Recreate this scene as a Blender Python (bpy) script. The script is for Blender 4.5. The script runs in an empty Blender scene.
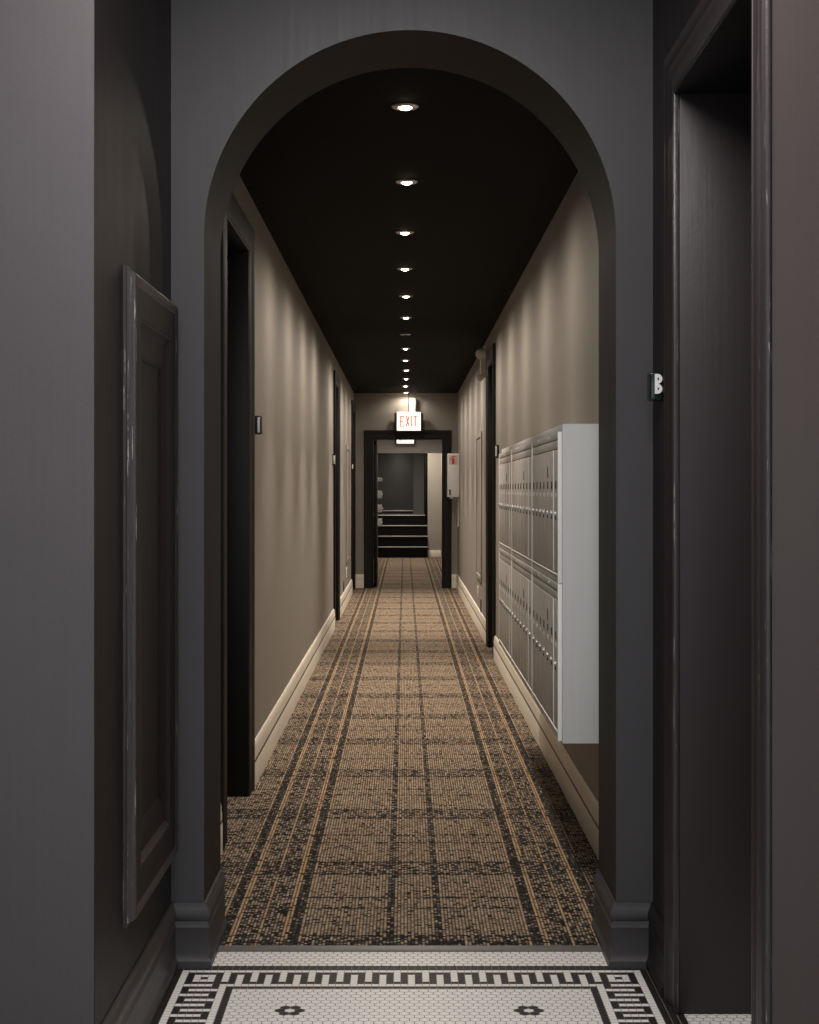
import bpy, bmesh, math, random
from mathutils import Vector, Matrix
random.seed(7)
PI = math.pi
scene = bpy.context.scene
COL = scene.collection

# ------------------------------------------------------------------ node helpers
class NT:
    def __init__(self, mat):
        self.t = mat.node_tree; self.n = self.t.nodes; self.l = self.t.links
    def new(self, kind, **kw):
        nd = self.n.new(kind)
        for k, v in kw.items(): setattr(nd, k, v)
        return nd
    def put(self, sock, v):
        if isinstance(v, (int, float)): sock.default_value = v
        elif isinstance(v, (tuple, list)):
            sock.default_value = tuple(v) if len(v) == len(sock.default_value) else tuple(v) + (1.0,)
        else: self.l.new(v, sock)
    def m(self, op, a, b=None, c=None, clamp=False):
        nd = self.new('ShaderNodeMath', operation=op, use_clamp=clamp)
        self.put(nd.inputs[0], a)
        if b is not None: self.put(nd.inputs[1], b)
        if c is not None: self.put(nd.inputs[2], c)
        return nd.outputs[0]
    def mix(self, f, a, b, blend='MIX'):
        nd = self.new('ShaderNodeMix', data_type='RGBA', blend_type=blend)
        self.put(nd.inputs[0], f); self.put(nd.inputs[6], a); self.put(nd.inputs[7], b)
        return nd.outputs[2]
    def obj(self):
        return self.new('ShaderNodeTexCoord').outputs['Object']
    def sep(self, v):
        nd = self.new('ShaderNodeSeparateXYZ'); self.l.new(v, nd.inputs[0]); return nd.outputs
    def comb(self, x, y, z=0.0):
        nd = self.new('ShaderNodeCombineXYZ')
        self.put(nd.inputs[0], x); self.put(nd.inputs[1], y); self.put(nd.inputs[2], z); return nd.outputs[0]
    def noise(self, vec, scale, detail=3.0, rough=0.55):
        nd = self.new('ShaderNodeTexNoise'); self.l.new(vec, nd.inputs['Vector'])
        nd.inputs['Scale'].default_value = scale; nd.inputs['Detail'].default_value = detail
        nd.inputs['Roughness'].default_value = rough
        return nd.outputs['Fac']
    def scale(self, vec, s):
        nd = self.new('ShaderNodeMapping'); self.l.new(vec, nd.inputs['Vector'])
        nd.inputs['Scale'].default_value = s; return nd.outputs[0]
    def ramp(self, fac, stops, interp='LINEAR'):
        nd = self.new('ShaderNodeValToRGB'); cr = nd.color_ramp; cr.interpolation = interp
        while len(cr.elements) > 1: cr.elements.remove(cr.elements[-1])
        for i, (p, v) in enumerate(stops):
            e = cr.elements[0] if i == 0 else cr.elements.new(p)
            e.position = p
            e.color = (v, v, v, 1) if isinstance(v, (int, float)) else tuple(v) + (1,)
        self.put(nd.inputs[0], fac); return nd.outputs[0]
    def bump(self, h, strength=0.3, dist=0.002, normal=None):
        nd = self.new('ShaderNodeBump'); self.put(nd.inputs['Height'], h)
        nd.inputs['Strength'].default_value = strength; nd.inputs['Distance'].default_value = dist
        if normal is not None: self.l.new(normal, nd.inputs['Normal'])
        return nd.outputs[0]

def new_mat(name):
    mt = bpy.data.materials.new(name); mt.use_nodes = True
    t = NT(mt); b = t.n['Principled BSDF']
    return mt, t, b

def flat(name, col, rough=0.5, metal=0.0, var=0.12, nscale=9.0, bump=0.0, bscale=60.0, spec=0.5):
    mt, t, b = new_mat(name)
    o = t.obj()
    f = t.noise(o, nscale, 4)
    dark = tuple(c * (1 - var) for c in col); lite = tuple(min(1, c * (1 + var)) for c in col)
    t.put(b.inputs['Base Color'], t.mix(f, dark, lite))
    b.inputs['Roughness'].default_value = rough; b.inputs['Metallic'].default_value = metal
    b.inputs['Specular IOR Level'].default_value = spec
    if bump:
        t.l.new(t.bump(t.noise(o, bscale, 4), bump, 0.002), b.inputs['Normal'])
    return mt

def emit(name, col, strength):
    mt, t, b = new_mat(name)
    b.inputs['Base Color'].default_value = tuple(col) + (1,)
    b.inputs['Emission Color'].default_value = tuple(col) + (1,)
    b.inputs['Emission Strength'].default_value = strength
    return mt

def paint(name, col, rough=0.42, streak=0.35, blot=0.14, spec=0.5):
    """old thick gloss paint: slow blotches, fine vertical brush streaks, orange peel"""
    mt, t, b = new_mat(name)
    o = t.obj()
    blotch = t.noise(o, 2.2, 4, 0.6)
    st = t.noise(t.scale(o, (70, 70, 1.6)), 1.0, 4, 0.6)
    c = t.mix(blotch, tuple(x * (1 - blot) for x in col), tuple(x * (1 + blot) for x in col))
    c = t.mix(t.m('MULTIPLY', st, 0.35), c, tuple(x * 0.72 for x in col))
    t.put(b.inputs['Base Color'], c)
    rr = t.m('ADD', rough - 0.06, t.m('MULTIPLY', st, 0.14))
    t.put(b.inputs['Roughness'], rr)
    b.inputs['Specular IOR Level'].default_value = spec
    h = t.m('ADD', t.m('MULTIPLY', st, streak), t.m('MULTIPLY', t.noise(o, 90, 3), 0.5))
    h = t.m('ADD', h, t.m('MULTIPLY', t.noise(o, 7, 3), 1.3))
    t.l.new(t.bump(h, 0.30, 0.0016), b.inputs['Normal'])
    return mt

M = {}
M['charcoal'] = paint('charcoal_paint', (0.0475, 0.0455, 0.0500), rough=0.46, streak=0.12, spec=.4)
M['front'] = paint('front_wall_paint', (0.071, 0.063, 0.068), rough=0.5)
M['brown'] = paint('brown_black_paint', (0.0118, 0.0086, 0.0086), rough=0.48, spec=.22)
def worn(name, col, amount=0.62):  # pale marks serve as paint scuffs and as edge highlights put into the colour
    mt, t, b = new_mat(name)
    o = t.obj()
    st = t.noise(t.scale(o, (160, 160, 5)), 1.0, 5, 0.65)
    ch = t.noise(t.scale(o, (40, 40, 14)), 1.0, 5, 0.7)
    mk = t.m('MULTIPLY', t.m('GREATER_THAN', st, amount), t.m('GREATER_THAN', ch, 0.47))
    t.put(b.inputs['Base Color'], t.mix(mk, t.mix(st, tuple(c * .8 for c in col), tuple(c * 1.2 for c in col)), (0.21, 0.20, 0.20)))
    b.inputs['Roughness'].default_value = 0.34; b.inputs['Specular IOR Level'].default_value = 0.5
    t.l.new(t.bump(t.m('ADD', st, t.noise(o, 60, 3)), 0.5, 0.002), b.inputs['Normal'])
    return mt
M['worn'] = worn('worn_highlight_trim_paint', (0.032, 0.0265, 0.028), 0.62)
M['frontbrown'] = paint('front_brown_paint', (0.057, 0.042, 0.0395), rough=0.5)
M['skirt'] = paint('foyer_skirting_paint', (0.043, 0.036, 0.035), rough=0.38, spec=.45)
M['trim_brown'] = paint('door_trim_paint', (0.0235, 0.0172, 0.0185), rough=0.42, streak=0.7, spec=.35)
M['reveal'] = paint('arch_reveal_warm_shade', (0.0205, 0.0167, 0.0156), rough=0.6, spec=.2)
M['black'] = paint('black_gloss_paint', (0.0055, 0.005, 0.005), rough=0.45, streak=0.3, spec=.22)
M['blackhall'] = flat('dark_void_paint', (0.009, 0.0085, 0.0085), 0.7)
M['greige'] = flat('greige_wall_paint', (0.272, 0.247, 0.216), 0.62, var=0.05, nscale=3, bump=0.12, bscale=120)
M['cream'] = flat('cream_trim_paint', (0.80, 0.735, 0.635), 0.38, var=0.06, bump=0.08)
M['whitewood'] = paint('white_cabinet_paint', (0.56, 0.565, 0.555), rough=0.5, streak=0.8, blot=0.05)
M['metal'] = flat('grey_mailbox_metal', (0.50, 0.475, 0.445), 0.5, metal=0.15, var=0.08)
M['metaledge'] = flat('lit_mailbox_edge', (0.84, 0.83, 0.80), 0.4, var=0.04)  # near-white copy of the mailbox metal, painting edges that catch light
M['steel'] = flat('steel', (0.62, 0.60, 0.57), 0.28, metal=0.9)
M['slot'] = flat('dark_slot', (0.05, 0.045, 0.04), 0.5)
M['darkhole'] = flat('dark_hole', (0.01, 0.01, 0.01), 0.6)
M['paper'] = flat('paper_label', (0.86, 0.83, 0.78), 0.7)
M['white'] = flat('white_plastic', (0.88, 0.87, 0.84), 0.4, var=0.04)
M['cabwhite'] = flat('white_enamel', (0.70, 0.685, 0.665), 0.3, var=0.05)
M['offwhite'] = flat('beige_plastic', (0.66, 0.58, 0.49), 0.4, var=0.04)
M['plaque'] = flat('green_black_plaque', (0.006, 0.014, 0.014), 0.22, var=0.1)
M['letter'] = flat('white_letter', (0.70, 0.72, 0.70), 0.35, var=0.03)
M['thresh'] = flat('grey_threshold_vinyl', (0.10, 0.097, 0.09), 0.42, var=0.12, nscale=25)
M['bulb'] = emit('bulb_glow', (1.0, 0.80, 0.55), 30.0)
M['bulboff'] = flat('bulb_off', (0.03, 0.03, 0.03), 0.25)
M['signface'] = emit('exit_sign_glow', (1.0, 0.90, 0.78), 1.35)
M['signred'] = emit('exit_sign_red', (0.85, 0.17, 0.07), 0.55)
M['signbody'] = flat('exit_sign_body', (0.12, 0.11, 0.10), 0.5)
M['red'] = flat('red_ink', (0.45, 0.06, 0.04), 0.6)
M['pink'] = flat('cream_sticker', (0.62, 0.50, 0.44), 0.6)
M['lens'] = flat('clear_lamp_lens', (0.86, 0.83, 0.78), 0.2, var=0.15, nscale=80)
M['stair'] = flat('black_stair_rubber', (0.0028, 0.0028, 0.0028), 0.7, spec=.12)
M['nosing'] = flat('metal_stair_nosing', (0.42, 0.41, 0.39), 0.4, metal=0.3)
M['greydoor'] = paint('dark_grey_door_paint', (0.050, 0.0525, 0.054), rough=0.45)
M['endtrim'] = paint('end_frame_paint', (0.0105, 0.0103, 0.0105), rough=0.5, spec=.25)
M['greywall'] = flat('grey_landing_wall', (0.090, 0.091, 0.09), 0.6)
M['bulkhead'] = flat('grey_bulkhead_paint', (0.34, 0.33, 0.31), 0.6, var=0.05)
M['tilewhite'] = flat('white_glazed_tile', (0.80, 0.775, 0.745), 0.42, var=0.07, nscale=33)
M['tileblack'] = flat('black_glazed_tile', (0.020, 0.017, 0.016), 0.5, var=0.3, nscale=40, spec=.2)
M['grout'] = flat('grey_grout', (0.22, 0.20, 0.18), 0.85, var=0.25, nscale=50)
M['lobbyceiling'] = flat('lobby_ceiling_paint', (0.10, 0.10, 0.10), 0.7)

def ceiling_mat():
    mt, t, b = new_mat('black_acoustic_tile')
    o = t.obj(); s = t.sep(o)
    fy = t.m('FRACT', t.m('DIVIDE', t.m('SUBTRACT', s[1], 5.94), 0.667))
    jy = t.m('LESS_THAN', t.m('ABSOLUTE', t.m('SUBTRACT', fy, 0.5)), 0.488)   # 1 inside the tile
    jx = t.m('GREATER_THAN', t.m('ABSOLUTE', t.m('SUBTRACT', t.m('ABSOLUTE', s[0]), 0.51)), 0.007)
    tile = t.m('MULTIPLY', jy, jx)
    n = t.noise(o, 160, 2)
    c = t.mix(n, (0.0022, 0.0021, 0.002), (0.0046, 0.0044, 0.0042))
    t.put(b.inputs['Base Color'], t.mix(tile, (0.0018, 0.0018, 0.0018), c))
    b.inputs['Roughness'].default_value = 0.85; b.inputs['Specular IOR Level'].default_value = 0.12
    t.l.new(t.bump(t.m('ADD', tile, t.m('MULTIPLY', n, 0.4)), 0.5, 0.002), b.inputs['Normal'])
    return mt
M['ceiling'] = ceiling_mat()

def carpet_mat():
    mt, t, b = new_mat('plaid_loop_carpet')
    o = t.obj(); s = t.sep(o)
    P, R = 0.011, 0.0125
    d = t.m('ABSOLUTE', t.m('SUBTRACT', s[0], 0.03))
    side = t.m('SIGN', t.m('SUBTRACT', s[0], 0.03))
    cd = t.m('DIVIDE', d, P); ci = t.m('FLOOR', cd); fx = t.m('FRACT', cd)
    wn = t.new('ShaderNodeTexWhiteNoise', noise_dimensions='2D')
    t.l.new(t.comb(ci, side), wn.inputs['Vector'])
    ry = t.m('ADD', t.m('DIVIDE', s[1], R), wn.outputs['Value'])
    ri = t.m('FLOOR', ry); fy = t.m('FRACT', ry)
    wv = t.new('ShaderNodeTexWhiteNoise', noise_dimensions='3D')
    t.l.new(t.comb(ci, ri, side), wv.inputs['Vector'])
    v = wv.outputs['Value']; vs = t.sep(wv.outputs['Color'])
    fac = t.m('DIVIDE', t.m('ADD', ci, 0.5), 100.0)
    K = lambda k: k / 100.0
    F, G, B_, Og = 0.12, 0.50, 0.86, 0.08
    D = t.ramp(fac, [(0, F), (K(6), .72), (K(8), F), (K(32), Og), (K(33), B_), (K(36), Og), (K(38), G), (K(44), Og), (K(45), G),
                     (K(51), Og), (K(53), B_), (K(56), Og), (K(57), .34)], 'CONSTANT')
    O = t.ramp(fac, [(0, 0.0), (K(32), .55), (K(33), 0.0), (K(36), 1.0), (K(38), 0.0), (K(44), .9), (K(45), 0.0),
                     (K(51), 1.0), (K(53), 0.0), (K(56), .55), (K(57), 0.0)], 'CONSTANT')
    yq = t.m('MULTIPLY', t.m('SUBTRACT', ri, wn.outputs['Value']), R)
    q = t.m('FRACT', t.m('ADD', t.m('DIVIDE', t.m('SUBTRACT', yq, 5.606), 0.942), 0.5))
    a = t.m('MULTIPLY', t.m('ABSOLUTE', t.m('SUBTRACT', q, 0.5)), 0.942)
    T = t.ramp(t.m('MULTIPLY', a, 2.0), [(0, .42), (.150, .84), (.196, 0.0), (.79, .80), (.826, 0.0)], 'CONSTANT')
    T = t.m('MAXIMUM', T, t.m('MULTIPLY', t.m('LESS_THAN', s[1], 4.72), 0.62))
    T = t.m('MULTIPLY', T, t.m('SUBTRACT', 1.0, t.m('MULTIPLY', O, 0.6)))
    DD = t.m('SUBTRACT', 1.0, t.m('MULTIPLY', t.m('SUBTRACT', 1.0, D), t.m('SUBTRACT', 1.0, T)))
    isblack = t.m('LESS_THAN', v, DD)
    tan = t.mix(vs[1], (0.235, 0.165, 0.110), (0.54, 0.41, 0.29))
    org = t.mix(vs[1], (0.40, 0.255, 0.14), (0.62, 0.44, 0.275))
    light = t.mix(O, tan, org)
    blk = t.mix(t.m('POWER', vs[2], 3.0), (0.013, 0.012, 0.012), (0.15, 0.135, 0.12))
    c = t.mix(isblack, light, blk)
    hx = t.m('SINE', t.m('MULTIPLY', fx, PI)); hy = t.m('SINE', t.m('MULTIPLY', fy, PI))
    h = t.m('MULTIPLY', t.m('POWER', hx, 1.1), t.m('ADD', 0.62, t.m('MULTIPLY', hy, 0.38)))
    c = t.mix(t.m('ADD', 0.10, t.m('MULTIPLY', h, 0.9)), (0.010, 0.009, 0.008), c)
    t.put(b.inputs['Base Color'], c)
    b.inputs['Roughness'].default_value = 0.95; b.inputs['Specular IOR Level'].default_value = 0.15
    t.l.new(t.bump(h, 0.5, 0.005), b.inputs['Normal'])
    return mt
M['carpet'] = carpet_mat()

# ------------------------------------------------------------------ mesh helpers
class MB:
    def __init__(self):
        self.bm = bmesh.new(); self.mats = []; self.cur = 0
    def use(self, key):
        mt = M[key]
        if mt not in self.mats: self.mats.append(mt)
        self.cur = self.mats.index(mt); return self
    def face(self, pts):
        vs = [self.bm.verts.new(p) for p in pts]
        f = self.bm.faces.new(vs); f.material_index = self.cur; return f
    def _merge(self, b2):
        me = bpy.data.meshes.new('tmp'); b2.to_mesh(me); b2.free()
        n0 = len(self.bm.faces)
        self.bm.from_mesh(me); bpy.data.meshes.remove(me)
        self.bm.faces.ensure_lookup_table()
        for f in self.bm.faces[n0:]: f.material_index = self.cur
    def box(self, x0, x1, y0, y1, z0, z1, bev=0.0, seg=2):
        b2 = bmesh.new(); bmesh.ops.create_cube(b2, size=1.0)
        for v in b2.verts:
            v.co = Vector(((x0 + x1) / 2 + v.co.x * (x1 - x0), (y0 + y1) / 2 + v.co.y * (y1 - y0), (z0 + z1) / 2 + v.co.z * (z1 - z0)))
        if bev > 0:
            bmesh.ops.bevel(b2, geom=b2.edges[:], offset=bev, segments=seg, affect='EDGES', profile=0.5)
        self._merge(b2); return self
    def lathe(self, prof, origin, axis='Z', seg=28):
        """prof: list of (r, h) along the axis"""
        b2 = bmesh.new(); rings = []
        def mp(r, a, h):
            c, s = r * math.cos(a), r * math.sin(a)
            p = {'Z': (c, s, h), 'X': (h, c, s), 'Y': (c, h, s)}[axis]
            return Vector(origin) + Vector(p)
        for r, h in prof:
            if r < 1e-6: rings.append([b2.verts.new(mp(0, 0, h))])
            else: rings.append([b2.verts.new(mp(r, 2 * PI * i / seg, h)) for i in range(seg)])
        for A, B in zip(rings, rings[1:]):
            for i in range(seg):
                j = (i + 1) % seg
                if len(A) == 1 and len(B) == 1: continue
                if len(A) == 1: b2.faces.new([A[0], B[i], B[j]])
                elif len(B) == 1: b2.faces.new([A[i], A[j], B[0]])
                else: b2.faces.new([A[i], A[j], B[j], B[i]])
        bmesh.ops.recalc_face_normals(b2, faces=b2.faces[:])
        self._merge(b2); return self
    def tube(self, p0, p1, r, seg=14):
        p0, p1 = Vector(p0), Vector(p1); d = p1 - p0
        b2 = bmesh.new()
        bmesh.ops.create_cone(b2, cap_ends=True, segments=seg, radius1=r, radius2=r, depth=d.length)
        rot = d.to_track_quat('Z', 'Y').to_matrix().to_4x4()
        bmesh.ops.transform(b2, matrix=Matrix.Translation((p0 + p1) / 2) @ rot, verts=b2.verts[:])
        self._merge(b2); return self
    def ball(self, c, r, sc=(1, 1, 1)):
        b2 = bmesh.new(); bmesh.ops.create_uvsphere(b2, u_segments=20, v_segments=12, radius=r)
        for v in b2.verts: v.co = Vector(c) + Vector((v.co.x * sc[0], v.co.y * sc[1], v.co.z * sc[2]))
        self._merge(b2); return self
    def prism(self, pts, f, t0, t1):
        """2D polygon pts mapped by f(a, b, t) and extruded between t0 and t1"""
        b2 = bmesh.new()
        A = [b2.verts.new(f(a, b, t0)) for a, b in pts]; B = [b2.verts.new(f(a, b, t1)) for a, b in pts]
        b2.faces.new(A); b2.faces.new(B[::-1]); n = len(pts)
        for i in range(n): b2.faces.new([A[i], B[i], B[(i + 1) % n], A[(i + 1) % n]])
        bmesh.ops.recalc_face_normals(b2, faces=b2.faces[:])
        bmesh.ops.triangulate(b2, faces=[q for q in b2.faces if len(q.verts) > 4])
        self._merge(b2); return self
    def sweep(self, path, prof, f, closed=False):
        """profile (o, t) swept along a 2D polyline; o is measured to the left of the path, mitred at the corners"""
        n = len(path); P = [Vector(p) for p in path]
        b2 = bmesh.new(); rings = []
        for i in range(n):
            dirs = []
            if closed or i > 0: dirs.append((P[i] - P[i - 1]).normalized())
            if closed or i < n - 1: dirs.append((P[(i + 1) % n] - P[i]).normalized())
            ns = [Vector((-q.y, q.x)) for q in dirs]
            if len(ns) == 2:
                mm = (ns[0] + ns[1]); mm = mm / max(1e-6, mm.dot(ns[0])) if mm.length > 1e-6 else ns[0]
            else: mm = ns[0]
            rings.append([b2.verts.new(f(P[i].x + mm.x * o, P[i].y + mm.y * o, t)) for o, t in prof])
        k = len(prof)
        for i in range(n if closed else n - 1):
            A, B = rings[i], rings[(i + 1) % n]
            for j in range(k): b2.faces.new([A[j], A[(j + 1) % k], B[(j + 1) % k], B[j]])
        if not closed: b2.faces.new(rings[0]); b2.faces.new(rings[-1][::-1])
        bmesh.ops.recalc_face_normals(b2, faces=b2.faces[:])
        self._merge(b2); return self
    def build(self, name, parent=None, smooth=32, bevel=0.0):
        for f in self.bm.faces: f.smooth = True
        lim = math.radians(smooth)
        for e in self.bm.edges:
            if len(e.link_faces) == 2: e.smooth = e.calc_face_angle(0) < lim
            else: e.smooth = False
        me = bpy.data.meshes.new(name); self.bm.to_mesh(me); self.bm.free()
        for mt in self.mats: me.materials.append(mt)
        o = bpy.data.objects.new(name, me); COL.objects.link(o)
        if parent is not None:
            o.parent = parent
            o.matrix_parent_inverse = Matrix.Identity(4)
            me.transform(Matrix.Translation(-world_loc(parent)))   # geometry is given in world coordinates
        if bevel:
            md = o.modifiers.new('bevel', 'BEVEL'); md.width = bevel; md.segments = 2; md.limit_method = 'ANGLE'
        return o

def world_loc(o):
    v = Vector(o.location)
    return v + world_loc(o.parent) if o.parent else v

def mb(key): return MB().use(key)
def tag(o, label=None, cat=None, group=None, kind=None):
    if label: o['label'] = label
    if cat: o['category'] = cat
    if group: o['group'] = group
    if kind: o['kind'] = kind
    return o
def struct(o, label, cat): return tag(o, label, cat, None, 'structure')
def empty(name, loc=(0, 0, 0)):
    o = bpy.data.objects.new(name, None); COL.objects.link(o); o.location = loc; o.empty_display_size = 0.05; return o
def copy_tree(o, parent=None, delta=None):
    c = o.copy(); COL.objects.link(c)
    if parent is not None: c.parent = parent
    if delta is not None: c.location = Vector(o.location) + Vector(delta)
    for ch in list(o.children): copy_tree(ch, c)
    return c
XY = lambda a, b, t: (a, b, t)

# ------------------------------------------------------------------ camera  (vanishing point of the hall at pixel 405, 490; focal length 1520 px)
cam = bpy.data.cameras.new('camera'); co = bpy.data.objects.new('camera', cam); COL.objects.link(co)
co.location = (0, 0, 1.4); co.rotation_euler = (PI / 2, 0, 0)
cam.sensor_fit = 'AUTO'; cam.sensor_width = 36.0
cam.lens = 36.0 * 1520 / 1024; cam.shift_x = 4.5 / 1024; cam.shift_y = -22.0 / 1024
cam.clip_start = 0.05; cam.clip_end = 100
scene.camera = co

# ------------------------------------------------------------------ dimensions
AF, AB = 4.47, 4.87                    # front and back of the arch wall
FL, FR = -0.688, 0.729                 # foyer side walls
CL, CR = -0.725, 0.750                 # corridor side walls
CZ = 2.78                              # corridor ceiling
EW = 21.65                             # end wall

# ------------------------------------------------------------------ mosaic floor of the foyer
def clip(poly, x0, x1, y0, y1):
    def cut(p, inside, inter):
        out = []
        for i in range(len(p)):
            a, b = p[i - 1], p[i]
            if inside(b):
                if not inside(a): out.append(inter(a, b))
                out.append(b)
            elif inside(a): out.append(inter(a, b))
        return out
    def ix(x): return lambda a, b: (x, a[1] + (b[1] - a[1]) * (x - a[0]) / (b[0] - a[0]))
    def iy(y): return lambda a, b: (a[0] + (b[0] - a[0]) * (y - a[1]) / (b[1] - a[1]), y)
    for ins, it in ((lambda p: p[0] >= x0, ix(x0)), (lambda p: p[0] <= x1, ix(x1)), (lambda p: p[1] >= y0, iy(y0)), (lambda p: p[1] <= y1, iy(y1))):
        if poly: poly = cut(poly, ins, it)
    return poly

fb = mb('grout')
fb.box(-3.0, 3.0, -2.5, 4.65, -0.15, -0.0012)
HP = 0.643 / 24; HR = HP * math.sqrt(3) / 2
HX, HY = -0.310, 4.088
fl_centres = [(0, 0), (24, 0)]
flower = set()
for cx, cy in fl_centres:
    for dx, dy in ((-1, 0), (1, 0), (-.5, 1), (.5, 1), (-.5, -1), (.5, -1)): flower.add((round((cx + dx) * 2), cy + dy))
def hexes(x0, x1, y0, y1):
    g = 0.0013; rad = HP / math.sqrt(3) - g
    for r in range(math.floor((y0 - HY) / HR) - 1, math.ceil((y1 - HY) / HR) + 2):
        off = 0.5 if r % 2 else 0.0
        for k in range(math.floor((x0 - HX) / HP) - 2, math.ceil((x1 - HX) / HP) + 2):
            cx, cy = HX + (k + off) * HP, HY + r * HR
            poly = [(cx + rad * math.cos(PI / 6 + i * PI / 3), cy + rad * math.sin(PI / 6 + i * PI / 3)) for i in range(6)]
            poly = clip(poly, x0, x1, y0, y1)
            if len(poly) < 3: continue
            ar = abs(sum(poly[i - 1][0] * poly[i][1] - poly[i][0] * poly[i - 1][1] for i in range(len(poly)))) / 2
            if ar < 2e-5: continue
            fb.use('tileblack' if (round((k + off) * 2), r) in flower else 'tilewhite')
            fb.face([(p[0], p[1], 0.0) for p in poly])
NCOL = 69; PX = (0.725 - FL) / NCOL; PY = 0.0206; BY = 4.472
def border_black(i, j):
    ii = min(i, NCOL - 1 - i)
    def meander(m, r):
        m %= 4
        if m in (1, 3): return True
        return r == 4 if m == 0 else r == 0
    if 3 <= ii <= 7 and 3 <= j <= 7:
        a, c = abs(ii - 5), abs(j - 5); return max(a, c) in (0, 2)
    if 3 <= ii <= 7 and j > 7: return meander(j - 8, ii - 3)
    if 3 <= j <= 7 and ii > 7: return meander(i - 8, j - 3)
    return min(ii, j) in (0, 1, 9)
for j in range(0, 110):
    for i in range(NCOL):
        if min(i, NCOL - 1 - i, j) > 9: continue
        fb.use('tileblack' if border_black(i, j) else 'tilewhite')
        x0 = FL + i * PX; y1 = BY - j * PY; g = 0.0008
        fb.face([(x0 + g, y1 - PY + g, 0), (x0 + PX - g, y1 - PY + g, 0), (x0 + PX - g, y1 - g, 0), (x0 + g, y1 - g, 0)])
YN = BY - 110 * PY
hexes(FL + 10 * PX, FL + (NCOL - 10) * PX, YN, BY - 10 * PY)
hexes(-0.60, 0.625, BY, 4.625)
hexes(0.745, 1.3, 3.03, 4.08)
fb.use('tileblack')
for j in range(20, 70):
    y1 = BY - j * PY
    fb.face([(0.7262, y1 - PY + .0008, 0), (0.7442, y1 - PY + .0008, 0), (0.7442, y1 - .0008, 0), (0.7262, y1 - .0008, 0)])
hexes(-3, 3, 0.4, YN - 0.002)
struct(fb.build('floor'), 'white hexagon mosaic tile floor with black meander border before the arch', 'floor')

# threshold strip and carpet
tb = mb('thresh')
tb.sweep([(-0.60, 4.607), (0.625, 4.607)], [(0, 0.0), (0, 0.003), (0.007, 0.006), (0.04, 0.0065), (0.049, 0.005), (0.049, 0.0)], XY)
tag(tb.build('threshold_strip'), 'grey rubber threshold strip where the plaid carpet meets the mosaic tiles', 'threshold')
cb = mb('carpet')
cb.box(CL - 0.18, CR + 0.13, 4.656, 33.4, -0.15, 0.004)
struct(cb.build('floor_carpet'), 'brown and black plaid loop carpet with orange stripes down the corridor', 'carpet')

# ------------------------------------------------------------------ arch wall
arch = mb('charcoal')
AX0, AX1, AR = -0.591, 0.6205, 0.60575
ACX = (AX0 + AX1) / 2; ASZ = 2.147
pts = [(-1.0, 0), (AX0, 0), (AX0, ASZ)]
NA = 72
pts += [(ACX - AR * math.cos(PI * i / NA), ASZ + AR * math.sin(PI * i / NA)) for i in range(1, NA)]
pts += [(AX1, ASZ), (AX1, 0), (1.0, 0), (1.0, 3.2), (-1.0, 3.2)]
arch.prism(pts, lambda a, b, t: (a, t, b), AF, AB)
# arch reveal: darker, browner copy of the charcoal, warm dim light in its colour
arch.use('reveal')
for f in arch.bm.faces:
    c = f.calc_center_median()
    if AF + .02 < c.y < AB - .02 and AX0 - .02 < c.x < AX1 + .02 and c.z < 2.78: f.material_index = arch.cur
struct(arch.build('wall_arch', smooth=20), 'charcoal painted wall with a tall round arch opening into the corridor', 'wall')

# foyer walls
def wall(name, boxes, mat, label):
    w = mb(mat)
    for b in boxes: w.box(*b)
    return struct(w.build(name), label, 'wall')
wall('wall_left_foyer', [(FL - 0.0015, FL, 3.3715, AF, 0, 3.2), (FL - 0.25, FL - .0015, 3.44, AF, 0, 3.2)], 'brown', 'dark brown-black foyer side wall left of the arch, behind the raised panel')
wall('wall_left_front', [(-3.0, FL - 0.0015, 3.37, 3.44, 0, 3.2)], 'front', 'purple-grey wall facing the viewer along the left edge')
DFY, DNY, DTZ = 4.07, 3.145, 2.47      # right foyer doorway
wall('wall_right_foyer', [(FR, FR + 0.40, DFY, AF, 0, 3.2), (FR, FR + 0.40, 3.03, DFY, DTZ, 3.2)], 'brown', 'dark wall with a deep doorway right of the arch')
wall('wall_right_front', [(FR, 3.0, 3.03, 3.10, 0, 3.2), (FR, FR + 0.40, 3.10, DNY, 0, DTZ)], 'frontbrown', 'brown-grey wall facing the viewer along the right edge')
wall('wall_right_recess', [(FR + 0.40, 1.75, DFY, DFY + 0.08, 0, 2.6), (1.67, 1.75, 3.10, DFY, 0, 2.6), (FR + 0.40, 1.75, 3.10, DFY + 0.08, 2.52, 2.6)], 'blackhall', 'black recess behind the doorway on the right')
wall('wall_left_lobby', [(-3.08, -3.0, -2.5, 3.37, 0, 3.2)], 'front', 'lobby side wall far to the left')
wall('wall_right_lobby', [(3.0, 3.08, -2.5, 3.10, 0, 3.2)], 'frontbrown', 'lobby side wall far to the right')
lc = mb('lobbyceiling'); lc.box(-3.08, 3.08, -2.5, AB, 3.2, 3.3)
struct(lc.build('ceiling_lobby'), 'dark lobby ceiling above the arch wall', 'ceiling')

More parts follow.
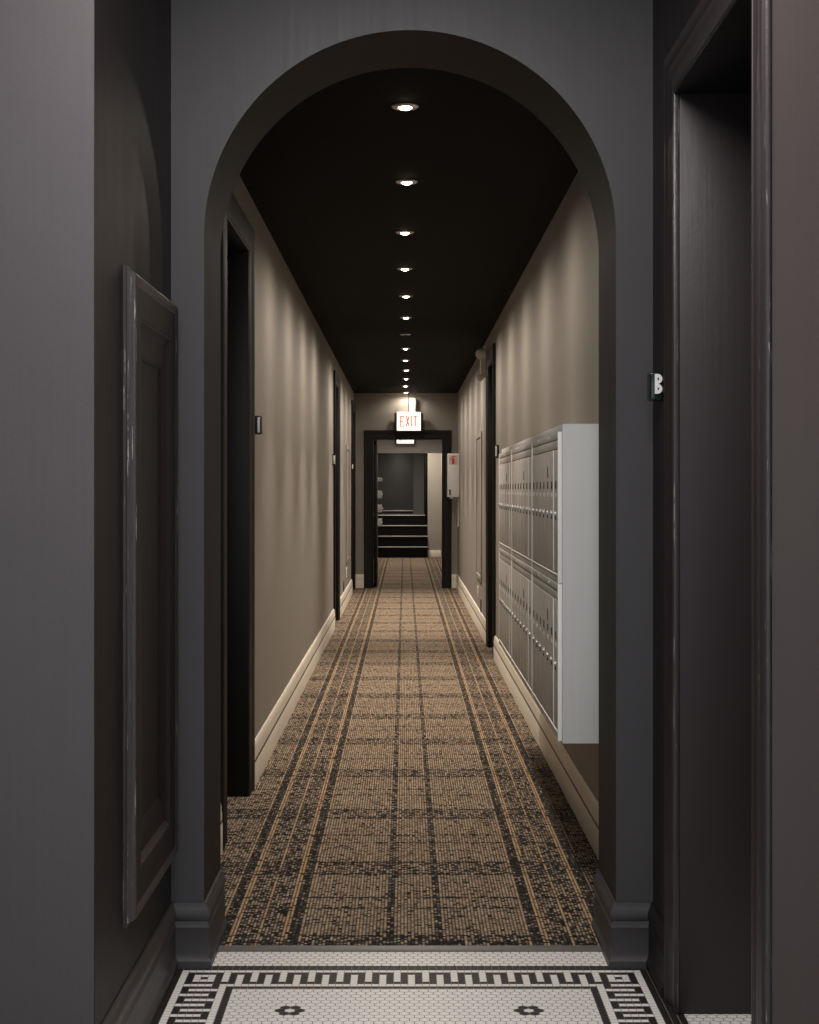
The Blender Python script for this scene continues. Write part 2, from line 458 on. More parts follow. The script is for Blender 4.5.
# tall moulded skirting of the foyer
SK = [(0, 0), (0.024, 0), (0.024, 0.021), (0.0165, 0.032), (0.0155, 0.040), (0.0150, 0.112), (0.0175, 0.118), (0.0140, 0.126), (0.0125, 0.136),
      (0.0165, 0.141), (0.0185, 0.152), (0.0165, 0.164), (0.012, 0.173), (0.009, 0.180), (0.0075, 0.188), (0.0, 0.188)]
SKR = [(-o, z) for o, z in SK]
b = mb('skirt'); b.sweep([(FL, 3.372), (FL, AF - 0.0)], SKR, XY)
struct(b.build('baseboard_left_foyer'), 'brown-black moulded baseboard along the left foyer wall', 'baseboard')
b = mb('charcoal'); b.sweep([(FL + 0.002, AF), (AX0, AF), (AX0, AB - 0.012)], SKR, XY)
struct(b.build('baseboard_left_pier'), 'chipped charcoal moulded baseboard wrapping the left arch pier', 'baseboard')
b = mb('charcoal'); b.sweep([(AX1, AB - 0.012), (AX1, AF), (FR - 0.002, AF)], SKR, XY)
struct(b.build('baseboard_right_pier'), 'charcoal moulded baseboard wrapping the right arch pier', 'baseboard')
b = mb('brown'); b.sweep([(FR, AF), (FR, DFY + 0.122)], SKR, XY)
struct(b.build('baseboard_right_foyer'), 'short dark baseboard between right arch pier and doorway', 'baseboard')

# ------------------------------------------------------------------ right foyer doorway casing
CASE = [(0.0, 0.0), (0.0, 0.012), (0.006, 0.017), (0.014, 0.018), (0.018, 0.014), (0.024, 0.0125), (0.052, 0.0125), (0.058, 0.017), (0.066, 0.019), (0.072, 0.0165),
        (0.078, 0.0165), (0.086, 0.026), (0.098, 0.030), (0.110, 0.027), (0.115, 0.020), (0.115, 0.0)]
dr = empty('door_1', (FR, (DFY + DNY) / 2, 0)); struct(dr, 'tall dark doorway with scuffed moulded casing at the right, leading into blackness', 'doorway')
b = mb('trim_brown'); b.sweep([(DFY, 0), (DFY, DTZ), (DNY, DTZ), (DNY, 0)], [(-o, t * .62) for o, t in CASE], lambda a, c, t: (FR - t, a, c))
b.build('casing', dr)
b = mb('trim_brown')
b.box(FR + 0.004, FR + 0.40, DFY - 0.012, DFY + 0.004, 0, DTZ, 0.003)
b.use('worn').box(FR - 0.012, FR + 0.004, DFY - 0.0125, DFY + 0.004, 0, DTZ, 0.003)
b.build('jamb', dr)
b = mb('trim_brown')
b.box(FR - 0.012, FR + 0.40, DNY - 0.004, DNY + 0.006, 0, DTZ, 0.003)
b.build('jamb', dr)
b = mb('black'); b.box(FR - 0.012, FR + 0.40, DNY + 0.006, DFY - 0.012, DTZ - 0.012, DTZ + 0.004, 0.003)
b.build('head_jamb', dr)
for bx, by, br in ((FR - .0095, 3.066, .0080), (FR - .0045, 3.034, .0085)):
    b = mb('worn'); b.tube((bx, by, 0), (bx, by, DTZ + .1), br, 16); b.build('bead', dr)

# ------------------------------------------------------------------ raised panel on the left foyer wall
PY0, PY1, PZ0, PZ1 = 3.71, 4.436, 0.328, 1.950
pn = empty('wall_panel', (FL, (PY0 + PY1) / 2, PZ0)); tag(pn, 'tall dark framed wall panel with stepped recesses and worn edges on the left foyer wall', 'wall panel')
mapL = lambda a, c, t: (FL + t, a, c)
rect = lambda y0, y1, z0, z1: [(y0, z0), (y1, z0), (y1, z1), (y0, z1)]
b = mb('worn')
b.sweep(rect(PY0, PY1, PZ0, PZ1), [(0, 0.0), (0, 0.006), (0.003, 0.0085), (0.007, 0.0085), (0.010, 0.0075), (0.014, 0.0165), (0.017, 0.0225), (0.018, 0.027), (0.022, 0.0295), (0.027, 0.029), (0.032, 0.0255), (0.043, 0.0235), (0.043, 0.0)], mapL, True)
b.build('outer_moulding', pn)
b = mb('brown')
b.sweep(rect(PY0 + .043, PY1 - .043, PZ0 + .043, PZ1 - .043), [(0, 0.0), (0, 0.0235), (0.0745, 0.0235), (0.0775, 0.022), (0.0775, 0.0)], mapL, True)
b.build('frame', pn)
b = mb('trim_brown')
y0, y1, z0, z1 = PY0 + .1205, PY1 - .1205, PZ0 + .1205, PZ1 - .1205
b.sweep(rect(y0, y1, z0, z1), [(0, 0.0), (0, 0.0215), (0.004, 0.0215), (0.010, 0.0165), (0.022, 0.0105), (0.022, 0.0)], mapL, True)
b.build('inner_moulding', pn)
b = mb('brown')
b.sweep(rect(y0 + .022, y1 - .022, z0 + .022, z1 - .022), [(0, 0.0), (0, 0.0105), (0.060, 0.0105), (0.076, 0.0025), (0.076, 0.0)], mapL, True)
b.box(FL, FL + .0026, y0 + .09, y1 - .09, z0 + .09, z1 - .09)
b.build('centre_panel', pn)

# ------------------------------------------------------------------ corridor shell
D2 = [(6.05, 6.93), (15.54, 16.27), (20.64, 21.38)]       # openings in the left wall
D3 = [(12.72, 13.48)]                                     # opening in the right wall
DZ = 2.50
def side_wall(name, xin, xout, ya, yb, ops, label):
    w = mb('greige'); y = ya
    x0, x1 = min(xin, xout), max(xin, xout)
    for a, c in ops:
        w.box(x0, x1, y, a, 0, CZ + .02); w.box(x0, x1, a, c, DZ, CZ + .02); y = c
    w.box(x0, x1, y, yb, 0, CZ + .02)
    return struct(w.build(name), label, 'wall')
side_wall('wall_left', CL, CL - 0.15, AB, EW, D2, 'greige painted left corridor wall washed by downlights')
side_wall('wall_right', CR, CR + 0.15, AB, EW, D3, 'greige painted right corridor wall washed by downlights, behind the mailboxes')
c = mb('ceiling'); c.box(CL - .15, CR + .15, AB, EW + .2, CZ, CZ + .12)
struct(c.build('ceiling'), 'black corridor ceiling of acoustic tiles with a central row of downlights', 'ceiling')

BASE = [(0, 0.0), (0.020, 0.0), (0.020, 0.112), (0.0185, 0.1155), (0.003, 0.116), (0.003, 0.1265), (0.018, 0.127), (0.0185, 0.150), (0.0155, 0.162), (0.0165, 0.172), (0.013, 0.188), (0.008, 0.198), (0.0, 0.198)]
BASER = [(-o, z) for o, z in BASE]
GRV = [(-o, z) for o, z in [(0, .1150), (.0192, .1150), (.0192, .1185), (.0175, .1272), (0, .1272)]]
b = mb('cream')
for a, c in ((AB, 5.88), (7.10, 15.37), (16.44, 20.47)): b.use('cream').sweep([(CL, a), (CL, c)], BASER, XY); b.use('slot').sweep([(CL, a), (CL, c)], GRV, XY)
struct(b.build('baseboard_left'), 'cream two-step baseboard along the left corridor wall', 'baseboard')
b = mb('cream')
for a, c in ((AB, 12.55), (13.65, EW)): b.use('cream').sweep([(CR, c), (CR, a)], BASER, XY); b.use('slot').sweep([(CR, c), (CR, a)], GRV, XY)
struct(b.build('baseboard_right'), 'cream two-step baseboard along the right corridor wall under the mailboxes', 'baseboard')

# corridor doors
HC = [(0.0, 0.0), (0.0, 0.016), (0.008, 0.019), (0.016, 0.016), (0.075, 0.016), (0.085, 0.021), (0.098, 0.025), (0.112, 0.025), (0.12, 0.020), (0.12, 0.0)]
def hall_door(n, side, a, c, label):
    X = CL if side < 0 else CR
    e = empty('door_%d' % n, (X, (a + c) / 2, 0)); struct(e, label, 'door')
    f = lambda yy, zz, t: (X - side * t, yy, zz if zz <= DZ else DZ + (zz - DZ) * .68)
    b = mb('black'); b.sweep([(a, 0), (a, DZ), (c, DZ), (c, 0)], [(o * 1.4, t) for o, t in HC], f); b.build('casing', e)
    b = mb('black')
    x0, x1 = sorted((X - side * 0.014, X + side * 0.149))
    b.box(x0, x1, a - .004, a + .012, 0, DZ, .002); b.box(x0, x1, c - .012, c + .004, 0, DZ, .002); b.box(x0, x1, a + .012, c - .012, DZ - .012, DZ + .004, .002)
    b.build('jamb', e)
    b = mb('black')
    xs0, xs1 = sorted((X + side * 0.105, X + side * 0.145))
    b.box(xs0, xs1, a + .014, c - .014, 0.012, DZ - .014, .002)
    xf = X + side * 0.105
    for z0, z1 in ((.22, .95), (1.15, 2.0), (2.1, 2.4)):
        b.sweep([(a + .13, z0), (c - .13, z0), (c - .13, z1), (a + .13, z1)], [(0, -.001), (0, .004), (.012, .009), (.02, .004), (.03, -.001)], lambda yy, zz, t: (xf - side * t, yy, zz), True)
    sl = b.build('slab', e)
    k = mb('steel'); ky = a + .07
    s = -side
    k.lathe([(0, .0), (.026, .0), (.026, .006), (.010, .010), (.010, .035), (.022, .042), (.027, .055), (.022, .068), (0, .072)], (xf, ky, 1.02), 'X', 20)
    if s < 0:
        for v in k.bm.verts: v.co.x = 2 * xf - v.co.x
        bmesh.ops.reverse_faces(k.bm, faces=k.bm.faces[:])
    k.build('door_handle', sl)
    return e
hall_door(2, -1, *D2[0], 'first black corridor door on the left, just past the arch')
hall_door(3, -1, *D2[1], 'second black corridor door on the left, far down the hall')
hall_door(4, -1, *D2[2], 'third black corridor door on the left, beside the end wall')
hall_door(5, 1, *D3[0], 'black corridor door on the right beyond the mailboxes')

# ------------------------------------------------------------------ end wall, frame, open door
OX0, OX1, OZ = -0.462, 0.540, 2.131
w = mb('greige')
w.box(CL - .15, OX0, EW, EW + .15, 0, CZ + .02); w.box(OX1, CR + .15, EW, EW + .15, 0, CZ + .02); w.box(OX0, OX1, EW, EW + .15, OZ, CZ + .02)
struct(w.build('wall_end'), 'greige end wall of the corridor around the black door frame', 'wall')
b = mb('cream')
b.sweep([(CL + .02, EW), (OX0 - .125, EW)], BASER, XY); b.sweep([(OX1 + .125, EW), (CR - .02, EW)], BASER, XY)
struct(b.build('baseboard_end'), 'cream baseboard stubs beside the black frame at the corridor end', 'baseboard')
e = empty('door_6', ((OX0 + OX1) / 2, EW, 0)); struct(e, 'black framed doorway at the end of the corridor below the exit sign', 'doorway')
b = mb('endtrim'); b.sweep([(OX0, 0), (OX0, OZ), (OX1, OZ), (OX1, 0)], HC, lambda a, c, t: (a, EW - t, c)); b.build('casing', e)
b = mb('black')
b.box(OX0 - .004, OX0 + .012, EW - .014, EW + .16, 0, OZ, .002); b.box(OX1 - .012, OX1 + .004, EW - .014, EW + .16, 0, OZ, .002); b.box(OX0 + .012, OX1 - .012, EW - .014, EW + .16, OZ - .012, OZ + .004, .002)
b.build('jamb', e)
b = mb('black'); b.box(OX0 + .014, OX0 + .056, EW + .17, EW + 1.12, .012, OZ - .014, .003); lf = b.build('leaf', e)
for z in (0.92, 1.126, 1.333, 1.555):
    b = mb('white'); yy = EW + 0.95
    h = .062 if z < 1.5 else .032
    b.box(OX0 + .056, OX0 + .064, yy - .05, yy + .05, z - h, z + h, .003)
    b.box(OX0 + .064, OX0 + .118, yy - .03, yy + .03, z - h * .9, z + h * .9, .003)
    b.use('steel').tube((OX0 + .118, yy, z), (OX0 + .128, yy, z), .014)
    b.build('lock_box', lf)

# ------------------------------------------------------------------ space beyond the end door
w = mb('greige'); w.box(CL - .15, CL, EW + .15, 33.3, 0, 2.8); struct(w.build('wall_left_beyond'), 'left wall of the passage beyond the end doorway', 'wall')
w = mb('greige'); w.box(CR, CR + .15, EW + .15, 33.3, 0, 2.8); struct(w.build('wall_right_beyond'), 'right wall of the passage beyond the end doorway', 'wall')
w = mb('ceiling'); w.box(CL - .15, CR + .15, EW + .2, 33.4, 2.78, 2.9); struct(w.build('ceiling_beyond'), 'ceiling of the passage beyond the end doorway', 'ceiling')
w = mb('bulkhead'); w.box(CL, CR, 30.0, 30.15, 2.13, 2.78); struct(w.build('wall_bulkhead'), 'grey bulkhead above the black stairs beyond the end doorway', 'wall')
w = mb('greige'); w.box(.474, CR, 31.75, 31.9, 0, 2.78)
w.use('cream').box(.474, CR, 31.728, 31.75, 0, .14, .004)
struct(w.build('wall_stair_side'), 'beige wall with cream baseboard right of the black stairs', 'wall')
st = mb('stair'); SX0, SX1 = CL + .005, .470
for k in range(4):
    st.box(SX0, SX1, 31.30 + .27 * k, 33.1985, .2135 * k, .2135 * (k + 1) - (0.0 if k < 3 else 0.0))
so = st.build('staircase'); tag(so, 'four black steps with pale nosings rising beyond the end doorway', 'stairs')
for k in range(4):
    n = mb('nosing'); z = .2135 * (k + 1); y = 31.30 + .27 * k
    n.box(SX0, SX1, y - .022, y + .05, z + .0005, z + .022, .003); n.build('nosing', so)
w = mb('greywall'); w.box(CL, CR + .1, 33.2, 33.3, 0, 2.78); struct(w.build('wall_landing'), 'grey wall at the top of the black stairs', 'wall')
e = empty('door_7', (-.2, 33.2, .876)); struct(e, 'dark grey door at the top of the black stairs', 'door')
b = mb('greydoor'); b.box(-.60, .176, 33.16, 33.198, .96, 2.35, .003); b.build('slab', e)
b = mb('nosing'); b.box(-.60, .176, 33.13, 33.198, .935, .957, .003); b.build('sill', e)
b = mb('stair'); b.box(.415, .472, 31.95, 33.19, .878, 2.3, .003)
struct(b.build('trim_1'), 'black upright trim beside the dark landing door', 'trim')

# ------------------------------------------------------------------ mailboxes
FX = 0.523; MX = 0.511; MY0, MY1, MZ0, MZ1 = 5.05, 8.23, 0.557, 1.62
cab = mb('whitewood')
def cbox(*a): cab.box(*a, 0.003)
cbox(FX, CR - .002, MY0, MY0 + .022, MZ0, MZ1)
cbox(FX, CR - .002, MY1 - .022, MY1, MZ0, MZ1)
cbox(FX, CR - .002, MY0 + .022, MY1 - .022, MZ1 - .024, MZ1)
cbox(FX, CR - .002, MY0 + .022, MY1 - .022, MZ0, MZ0 + .022)
cbox(CR - .02, CR - .002, MY0 + .022, MY1 - .022, MZ0 + .022, MZ1 - .024)
case = cab.build('mailbox_cabinet'); b = mb('whitewood'); b.box(CR - .035, CR - .0205, MY0 + .05, MY1 - .05, 1.52, 1.58, .002); b.build('mounting_rail', case); tag(case, 'long white painted wooden cabinet on the right corridor wall holding the metal mailboxes', 'cabinet')

def mailbox_bank(y0, y1, z0, z1, label):
    e = empty('mailbox_bank', (MX, (y0 + y1) / 2, z0)); tag(e, label, 'mailboxes', 'six banks of metal mailboxes in the white cabinet')
    b = mb('metal')
    DB, DT = z0 + .031, z1 - .056
    xb = FX - .0005
    b.box(MX, xb, y0, y1, z0, DB - .001, .001); b.box(MX, xb, y0, y1, DT + .001, z1 - .026, .001); b.box(MX - .002, xb, y0, y1, z1 - .024, z1, .002)
    b.box(MX + .008, xb, y0, y1, DB, DT)
    fr = b.build('frame', e)
    for ya in (y0, y1 - .010):
        b = mb('metaledge'); b.box(MX - .003, FX - .0004, ya - .0004, ya + .010, z0, z1, .0012); b.build('edge_strip', e)
    b = mb('metaledge'); b.box(MX - .003, MX + .008, y0 + .010, y1 - .010, z0 + .025, z0 + .0285, .001); b.build('sill', e)
    for k in range(2):
        q = y0 + (y1 - y0) * (.3 + .4 * k)
        m2 = mb('steel'); m2.tube((MX - .005, q, z1 - .012), (MX + .001, q, z1 - .012), .006, 12); m2.build('screw', e)
    n = 7; w_ = (y1 - y0 - .024) / n
    for i in range(n):
        ya = y0 + .012 + i * w_; g = .002
        d = mb('metal'); d.box(MX - .001, MX + .0075, ya + g, ya + w_ - g, DB + g, DT - g, .002)
        if i in (1,): d.use('metaledge').box(MX - .003, MX, ya + g, ya + g + .0035, DB + g, DT - g, .0008)
        dd = d.build('mailbox_door', e); yc = ya + w_ / 2
        d = mb('slot'); d.box(MX - .0025, MX, yc - .017, yc + .017, DT - .134, DT - .108, .0005)
        if i == 2: d.box(MX - .0025, MX, yc - .010, yc + .010, DT - .094, DT - .062, .0005); d.tube((MX - .0025, yc, DT - .060), (MX, yc, DT - .060), .006)
        d.build('window', dd)
        d = mb('paper'); d.box(MX - .0022, MX, yc - .012, yc + .012, DT - .162, DT - .148, .0005); d.build('name_card', dd)
        d = mb('steel'); d.tube((MX - .007, yc, DT - .218), (MX, yc, DT - .218), .0095, 16)
        d.use('darkhole').box(MX - .004, MX, yc - .005, yc + .005, DT - .238, DT - .229, .0005); d.build('lock', dd)
    return e
YB = [MY0 + .001, 6.10, 7.27, MY1 - .001]
names = ['nearest the arch', 'in the middle of the cabinet', 'at the far end of the cabinet']
for r, (z0, z1, rn) in enumerate(((1.089, 1.594, 'upper'), (.565, 1.087, 'lower'))):
    for k in range(3):
        mailbox_bank(YB[k] + .0005, YB[k + 1] - .0005, z0, z1, '%s grey metal mailbox bank %s' % (rn, names[k]))

# ------------------------------------------------------------------ downlights
LZ = [5.47 + 1.336 * k for k in range(13)]
LPX = [405.2, 406.8, 404.9, 405.0, 406.0, 406.0, 405.4, 405.6, 405.5, 406.1, 406.0, 405.5, 406.0]
def ordinal(k): return ['first', 'second', 'third', 'fourth', 'fifth', 'sixth', 'seventh', 'eighth', 'ninth', 'tenth', 'eleventh', 'twelfth', 'last'][k]
def beam(ld, nadir):
    """faceted reflector: the beam is a little stronger across the hall than along it, as the scallops on the walls show"""
    ld.use_nodes = True; t = NT(ld); em = [q for q in t.n if q.type == 'EMISSION'][0]
    nr = t.new('ShaderNodeTexCoord').outputs['Normal']; q = t.sep(nr)
    x2 = t.m('MULTIPLY', q[0], q[0]); y2 = t.m('MULTIPLY', q[1], q[1]); r2 = t.m('ADD', x2, y2)
    c3 = t.m('POWER', t.m('DIVIDE', x2, t.m('ADD', r2, 1e-5)), 4.0)
    w = t.m('MULTIPLY', t.m('SUBTRACT', r2, .012), 20.0, clamp=True)
    base = t.m('ADD', 1.0, t.m('MULTIPLY', w, t.m('SUBTRACT', t.m('MULTIPLY', c3, 0.52), 0.23)))
    nad = t.m('SUBTRACT', 1.0, t.m('MULTIPLY', r2, 2.9), clamp=True)
    t.put(em.inputs['Strength'], t.m('ADD', base, t.m('MULTIPLY', nad, nadir)))
proto = None
for k, y in enumerate(LZ):
    x = (LPX[k] - 405.0) * y / 1520
    if proto is None:
        e = empty('downlight', (x, y, CZ)); proto = e
        r = mb('steel'); r.lathe([(.0245, .012), (.026, -.003), (.030, -.006), (.043, -.005), (.049, -.001), (.049, .001)], (x, y, CZ), 'Z', 36); r.build('trim_ring', e)
        q = mb('bulb'); q.lathe([(0.0220, .0), (.0220, -.004), (.0185, -.009), (.010, -.0122), (0, -.013)], (x, y, CZ), 'Z', 28); q.build('bulb', e)
    elif k == 6:
        e = empty('downlight', (x, y, CZ))
        r = mb('steel'); r.lathe([(.0245, .012), (.026, -.003), (.030, -.006), (.043, -.005), (.049, -.001), (.049, .001)], (x, y, CZ), 'Z', 36); r.build('trim_ring', e)
        q = mb('bulboff'); q.lathe([(0.0220, .0), (.0220, -.004), (.0185, -.009), (.010, -.0122), (0, -.013)], (x, y, CZ), 'Z', 28); q.build('bulb', e)
    else:
        e = copy_tree(proto); e.location = (x, y, CZ)
    lab = 'unlit round recessed downlight, seventh from the arch in the black ceiling' if k == 6 else 'lit round recessed downlight, %s from the arch in the black ceiling' % ordinal(k)
    if k == 12: lab = 'lit round recessed downlight nearest the end wall, above the exit sign'
    tag(e, lab, 'downlight', 'downlights along the black corridor ceiling')
    if k != 6:
        ld = bpy.data.lights.new('downlight_lamp', 'SPOT'); ld.energy = [9, 13.5, 20, 26, 31, 35, 0, 43, 42, 41, 37, 26, 2.0][k]; ld.color = (1.0, .875, .745); ld.spot_size = math.radians(172); ld.spot_blend = 0.6
        ld.shadow_soft_size = .028
        beam(ld, [4.2, 4.4, 4.5, 4.8][k] if k < 4 else 5.4)
        lo = bpy.data.objects.new('downlight_lamp', ld); COL.objects.link(lo); lo.parent = e; lo.location = (0, 0, -.030)
for y in (23.2, 25.6, 28.3, 31.0):
    ld = bpy.data.lights.new('passage_lamp', 'SPOT'); ld.energy = {23.2: 85, 25.6: 95, 28.3: 150, 31.0: 190}[y]; ld.color = (1.0, .88, .75); ld.spot_size = math.radians(172); ld.spot_blend = 0.9; ld.shadow_soft_size = .05
    lo = bpy.data.objects.new('passage_lamp', ld); COL.objects.link(lo); lo.location = (.05, y, 2.74)

# ------------------------------------------------------------------ exit signs
def letters(b, s, ox, oz, y0, y1, w, h, gap):
    t = w * .23
    x = ox
    f = lambda a, c, tt: (a, tt, c)
    R = lambda x0, x1, z0, z1: b.prism([(x0, z0), (x1, z0), (x1, z1), (x0, z1)], f, y0, y1)
    for ch in s:
        if ch == 'E':
            R(x, x + t, oz, oz + h); R(x + t, x + w, oz, oz + t); R(x + t, x + w, oz + h - t, oz + h); R(x + t, x + w * .85, oz + h / 2 - t / 2, oz + h / 2 + t / 2)
            x += w + gap
        elif ch == 'X':
            b.prism([(x, oz), (x + t * 1.15, oz), (x + w, oz + h), (x + w - t * 1.15, oz + h)], f, y0, y1)
            b.prism([(x + w - t * 1.15, oz), (x + w, oz), (x + t * 1.15, oz + h), (x, oz + h)], f, y0 + .0002, y1 + .0002)
            x += w + gap
        elif ch == 'I':
            R(x, x + t, oz, oz + h); x += t + gap
        elif ch == 'T':
            R(x, x + w, oz + h - t, oz + h); R(x + w / 2 - t / 2, x + w / 2 + t / 2, oz, oz + h - t); x += w + gap
def exit_sign(cx, y, z0, label):
    e = empty('exit_sign', (cx, y, z0)); tag(e, label, 'exit sign', 'lit exit signs')
    W, H = .335, .262
    b = mb('signbody')
    b.prism([(cx - W / 2, y), (cx + W / 2, y), (cx + W / 2 + .036, y + .10), (cx + W / 2 + .036, y + .21), (cx - W / 2 - .036, y + .21), (cx - W / 2 - .036, y + .10)], XY, z0, z0 + H - .012)
    b.build('housing', e)
    b = mb('signface'); b.box(cx - W / 2, cx + W / 2, y - .012, y - .0005, z0, z0 + H, .004); fc = b.build('face', e)
    b = mb('signred'); lw = .060; gp = .018
    tot = 3 * lw + lw * .23 + 3 * gp
    letters(b, 'EXIT', cx - tot / 2, z0 + .055, y - .0145, y - .0125, lw, .152, gp); b.build('lettering', fc)
    return e
exit_sign((408.8 - 405) * 21.35 / 1520, 21.40, 2.236, 'lit white exit sign with red letters above the end door frame')
exit_sign((405.3 - 405) * 29.8 / 1520, 29.785, 2.312, 'second lit exit sign on the bulkhead, seen through the end doorway')

# white box on the wall above the exit sign
e = empty('alarm_unit', (.108, EW, 2.49)); tag(e, 'narrow white alarm box on the end wall right above the exit sign', 'alarm')
b = mb('white'); b.box(.064, .152, EW - .06, EW - .001, 2.502, 2.705, .008); b.build('housing', e)
b = mb('darkhole'); b.box(.104, .112, EW - .062, EW - .0595, 2.625, 2.66, .0005); b.build('slot', e)
b = mb('blackhall'); b.tube((.054, EW - .008, 2.50), (.054, EW - .008, CZ), .005, 10); b.build('conduit', e)

# ------------------------------------------------------------------ fire extinguisher box at the right end
e = empty('extinguisher_cabinet', (CR, 21.2, 1.28)); tag(e, 'white fire extinguisher box with red pictogram sticker beside the end door frame', 'extinguisher box')
fx0, fx1, fy0, fy1, fz0, fz1 = .588, CR - .001, 21.0, 21.32, 1.302, 1.905
b = mb('cabwhite'); b.box(fx0, fx1, fy0, fy1, fz0, fz1, .006); b.build('housing', e)
b = mb('pink'); b.box(fx0 + .015, fx1 - .018, fy0 - .0025, fy0 - .0003, fz1 - .155, fz1 - .02, .0005); stk = b.build('sticker', e)
b = mb('red'); f = lambda a, c, t: (a, t, c); ax, az = fx0 + .078, fz1 - .148
b.prism([(ax - .016, az), (ax + .016, az), (ax + .018, az + .008), (ax + .018, az + .068), (ax + .010, az + .084), (ax - .010, az + .084), (ax - .018, az + .068), (ax - .018, az + .008)], f, fy0 - .0045, fy0 - .0027)
b.prism([(ax - .008, az + .088), (ax + .008, az + .088), (ax + .008, az + .098), (ax + .038, az + .104), (ax + .038, az + .114), (ax - .008, az + .112), (ax - .034, az + .092), (ax - .044, az + .05), (ax - .034, az + .048), (ax - .026, az + .084), (ax - .008, az + .099)], f, fy0 - .0046, fy0 - .0028)
b.build('pictogram', stk)
b = mb('darkhole'); b.box(fx0 + .022, fx0 + .042, fy0 - .014, fy0 - .0003, fz0 + .035, fz0 + .105, .003); b.build('latch', e)
b = mb('cabwhite'); b.box(fx0 + .03, fx0 + .075, fy0 + .02, fy0 + .09, fz0 - .022, fz0 - .0005, .004); b.build('base_tab', e)
b = mb('offwhite'); b.tube((CR - .010, 21.10, .89), (CR - .010, 21.10, 1.30), .008)
pp = b.build('conduit_pipe'); b = mb('offwhite'); b.box(CR - .006, CR - .0008, 21.08, 21.12, 1.0, 1.03, .001); b.build('mounting_clip', pp); tag(pp, 'thin vertical conduit on the right wall below the extinguisher box', 'pipe')

# ------------------------------------------------------------------ emergency light on right wall
e = empty('emergency_light', (CR, 13.95, 2.42)); tag(e, 'beige emergency light with round lamp heads high on the right wall past the black door', 'emergency light')
b = mb('offwhite'); b.box(CR - .008, CR - .0008, 13.85, 14.03, 2.405, 2.61, .002); b.build('mounting_plate', e)
b = mb('offwhite'); b.box(.694, CR - .008, 13.93, 14.02, 2.43, 2.63, .008); b.box(.722, CR - .006, 13.90, 14.0, 2.63, 2.72, .005); b.build('housing', e)
for cx, cy, cz, r in ((.694, 13.87, 2.640, .052), (.684, 13.88, 2.425, .030)):
    b = mb('offwhite'); b.lathe([(0, .050), (r * .55, .046), (r * .9, .024), (r, 0), (r * .93, -.004)], (cx, cy, cz), 'Y', 24)
    b.tube((cx + .012, cy + .03, cz - (.02 if cz > 2.5 else -.015)), (cx + .016, cy + .075, cz - (.03 if cz > 2.5 else -.03)), .012); hd = b.build('lamp_head', e)
    b = mb('lens'); b.lathe([(r * .93, -.004), (r * .8, -.010), (r * .4, -.016), (0, -.018)], (cx, cy, cz), 'Y', 24); b.build('lens', hd)

# ------------------------------------------------------------------ unit signs projecting from the walls beside the doors
def unit_sign(xw, side, y, z0, z1, proj, a0, a1, w0, w1, label, letter=None):
    """bracket from the wall xw; its face looks towards the foyer and carries a white plate or letter"""
    e = empty('unit_sign', (xw, y, z0)); tag(e, label, 'unit sign', 'small projecting unit signs beside the doors')
    x0, x1 = sorted((xw, xw - side * proj))
    b = mb('plaque'); b.box(x0, x1, y, y + .055, z0, z1, .006, 3); b.build('bracket', e)
    lo, hi = sorted((xw - side * a0, xw - side * a1)); lw, lh = hi - lo, w1 - w0
    g = lambda a, c, tt: (a, y - tt, c)
    b = mb('letter')
    if letter:
        st = lw * .36; zc = w0 + lh * .5
        b.prism([(lo, w0), (lo + st, w0), (lo + st, w1), (lo, w1)], g, 0, .006)
        for c0, c1 in ((w0, zc), (zc, w1)):
            cz = (c0 + c1) / 2; ro = (c1 - c0) / 2; rx = lw - st; k = .34
            out = [(lo + st, c0)] + [(lo + st + rx * math.cos(-PI / 2 + PI * i / 12), cz + ro * math.sin(-PI / 2 + PI * i / 12)) for i in range(13)] + [(lo + st, c1)]
            inn = [(lo + st, cz + ro * k)] + [(lo + st + rx * k * math.cos(PI / 2 - PI * i / 12), cz + ro * k * math.sin(PI / 2 - PI * i / 12)) for i in range(13)] + [(lo + st, cz - ro * k)]
            b.prism(out + inn, g, 0, .006)
        b.build('letter', e)
    else:
        b.box(lo, hi, y - .006, y - .0002, w0, w1, .002); b.build('plate', e)
unit_sign(FR, 1, 4.30, 1.653, 1.734, .036, .002, .023, 1.672, 1.728, 'dark green projecting sign with a white letter B right of the arch', 'B')
unit_sign(CL, -1, 7.30, 1.668, 1.757, .036, .016, .028, 1.676, 1.748, 'small black projecting sign with white plate just past the first left door')
unit_sign(CL, -1, 15.20, 1.645, 1.765, .028, .006, .027, 1.66, 1.745, 'small black projecting sign with white plate just before the second left door')
unit_sign(CL, -1, 20.36, 1.672, 1.75, .032, .012, .030, 1.68, 1.742, 'small black projecting sign with white plate just before the third left door')
unit_sign(CR, 1, 12.12, 1.655, 1.762, .030, .016, .029, 1.67, 1.75, 'small black projecting sign with white plate between mailboxes and right door')

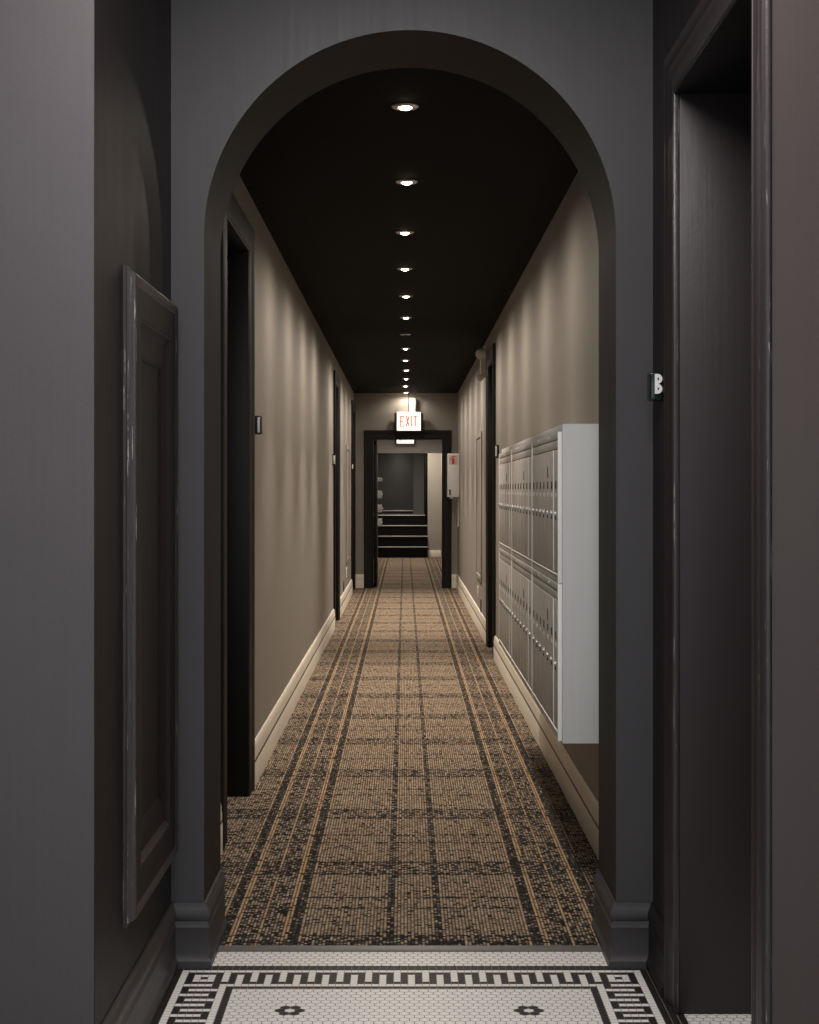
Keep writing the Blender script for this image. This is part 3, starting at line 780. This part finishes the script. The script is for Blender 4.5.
# ------------------------------------------------------------------ painted access panels and wall plates
def access_panel(x, side, y0, y1, z0, z1, label):
    e = empty('access_panel', (x, (y0 + y1) / 2, z0)); tag(e, label, 'access panel')
    f = lambda a, c, t: (x - side * t, a, c)
    b = mb('greige'); b.sweep([(y0, z0), (y1, z0), (y1, z1), (y0, z1)], [(0, .0005), (0, .012), (.01, .016), (.05, .016), (.056, .010), (.056, .0005)], f, True); b.build('frame', e)
    b = mb('greige'); b.prism([(y0 + .06, z0 + .06), (y1 - .06, z0 + .06), (y1 - .06, z1 - .06), (y0 + .06, z1 - .06)], f, .0005, .008); b.build('panel', e)
access_panel(CR, 1, 14.75, 15.75, .5, 1.97, 'wall-coloured framed access panel low on the right wall past the black door')
access_panel(CL, -1, 18.6, 19.5, .5, 1.95, 'wall-coloured framed access panel on the left wall between the far doors')
def plate(x, side, y, z, key, label):
    e = empty('outlet_plate', (x, y, z)); tag(e, label, 'outlet', 'wall outlet plates near the baseboards')
    x0, x1 = sorted((x - side * .0005, x - side * .008))
    b = mb(key); b.box(x0, x1, y - .04, y + .04, z - .06, z + .06, .002); b.build('cover', e)
    x0, x1 = sorted((x - side * .008, x - side * .010))
    b = mb('darkhole')
    for dz in (-.024, .024):
        for dy in (-.007, .007): b.box(x0, x1, y + dy - .0015, y + dy + .0015, z + dz - .006, z + dz + .006)
    b.build('socket', e)
plate(CR, 1, 15.55, .36, 'white', 'white outlet plate below the right access panel')
plate(CR, 1, 14.95, .262, 'blackhall', 'dark outlet plate just above the right baseboard')
plate(CL, -1, 18.75, .38, 'white', 'white outlet plate below the left access panel')
plate(CL, -1, 17.9, .262, 'blackhall', 'dark outlet plate just above the left baseboard')

# ------------------------------------------------------------------ light of the foyer and the world
wd = bpy.data.worlds.new('world'); scene.world = wd; wd.use_nodes = True
bg = wd.node_tree.nodes['Background']; bg.inputs[0].default_value = (.90, .95, 1.0, 1); bg.inputs[1].default_value = 1.65
al = bpy.data.lights.new('lobby_fill', 'AREA'); al.energy = 74; al.color = (1.0, .95, .92); al.shape = 'DISK'; al.size = 1.2  # unseen overhead fill light, added to brighten the foyer tiles and walls
ao = bpy.data.objects.new('lobby_fill', al); COL.objects.link(ao); ao.location = (-.05, 2.5, 3.12)
scene.view_settings.view_transform = 'Standard'
scene.view_settings.look = 'None'
scene.view_settings.exposure = 0.0
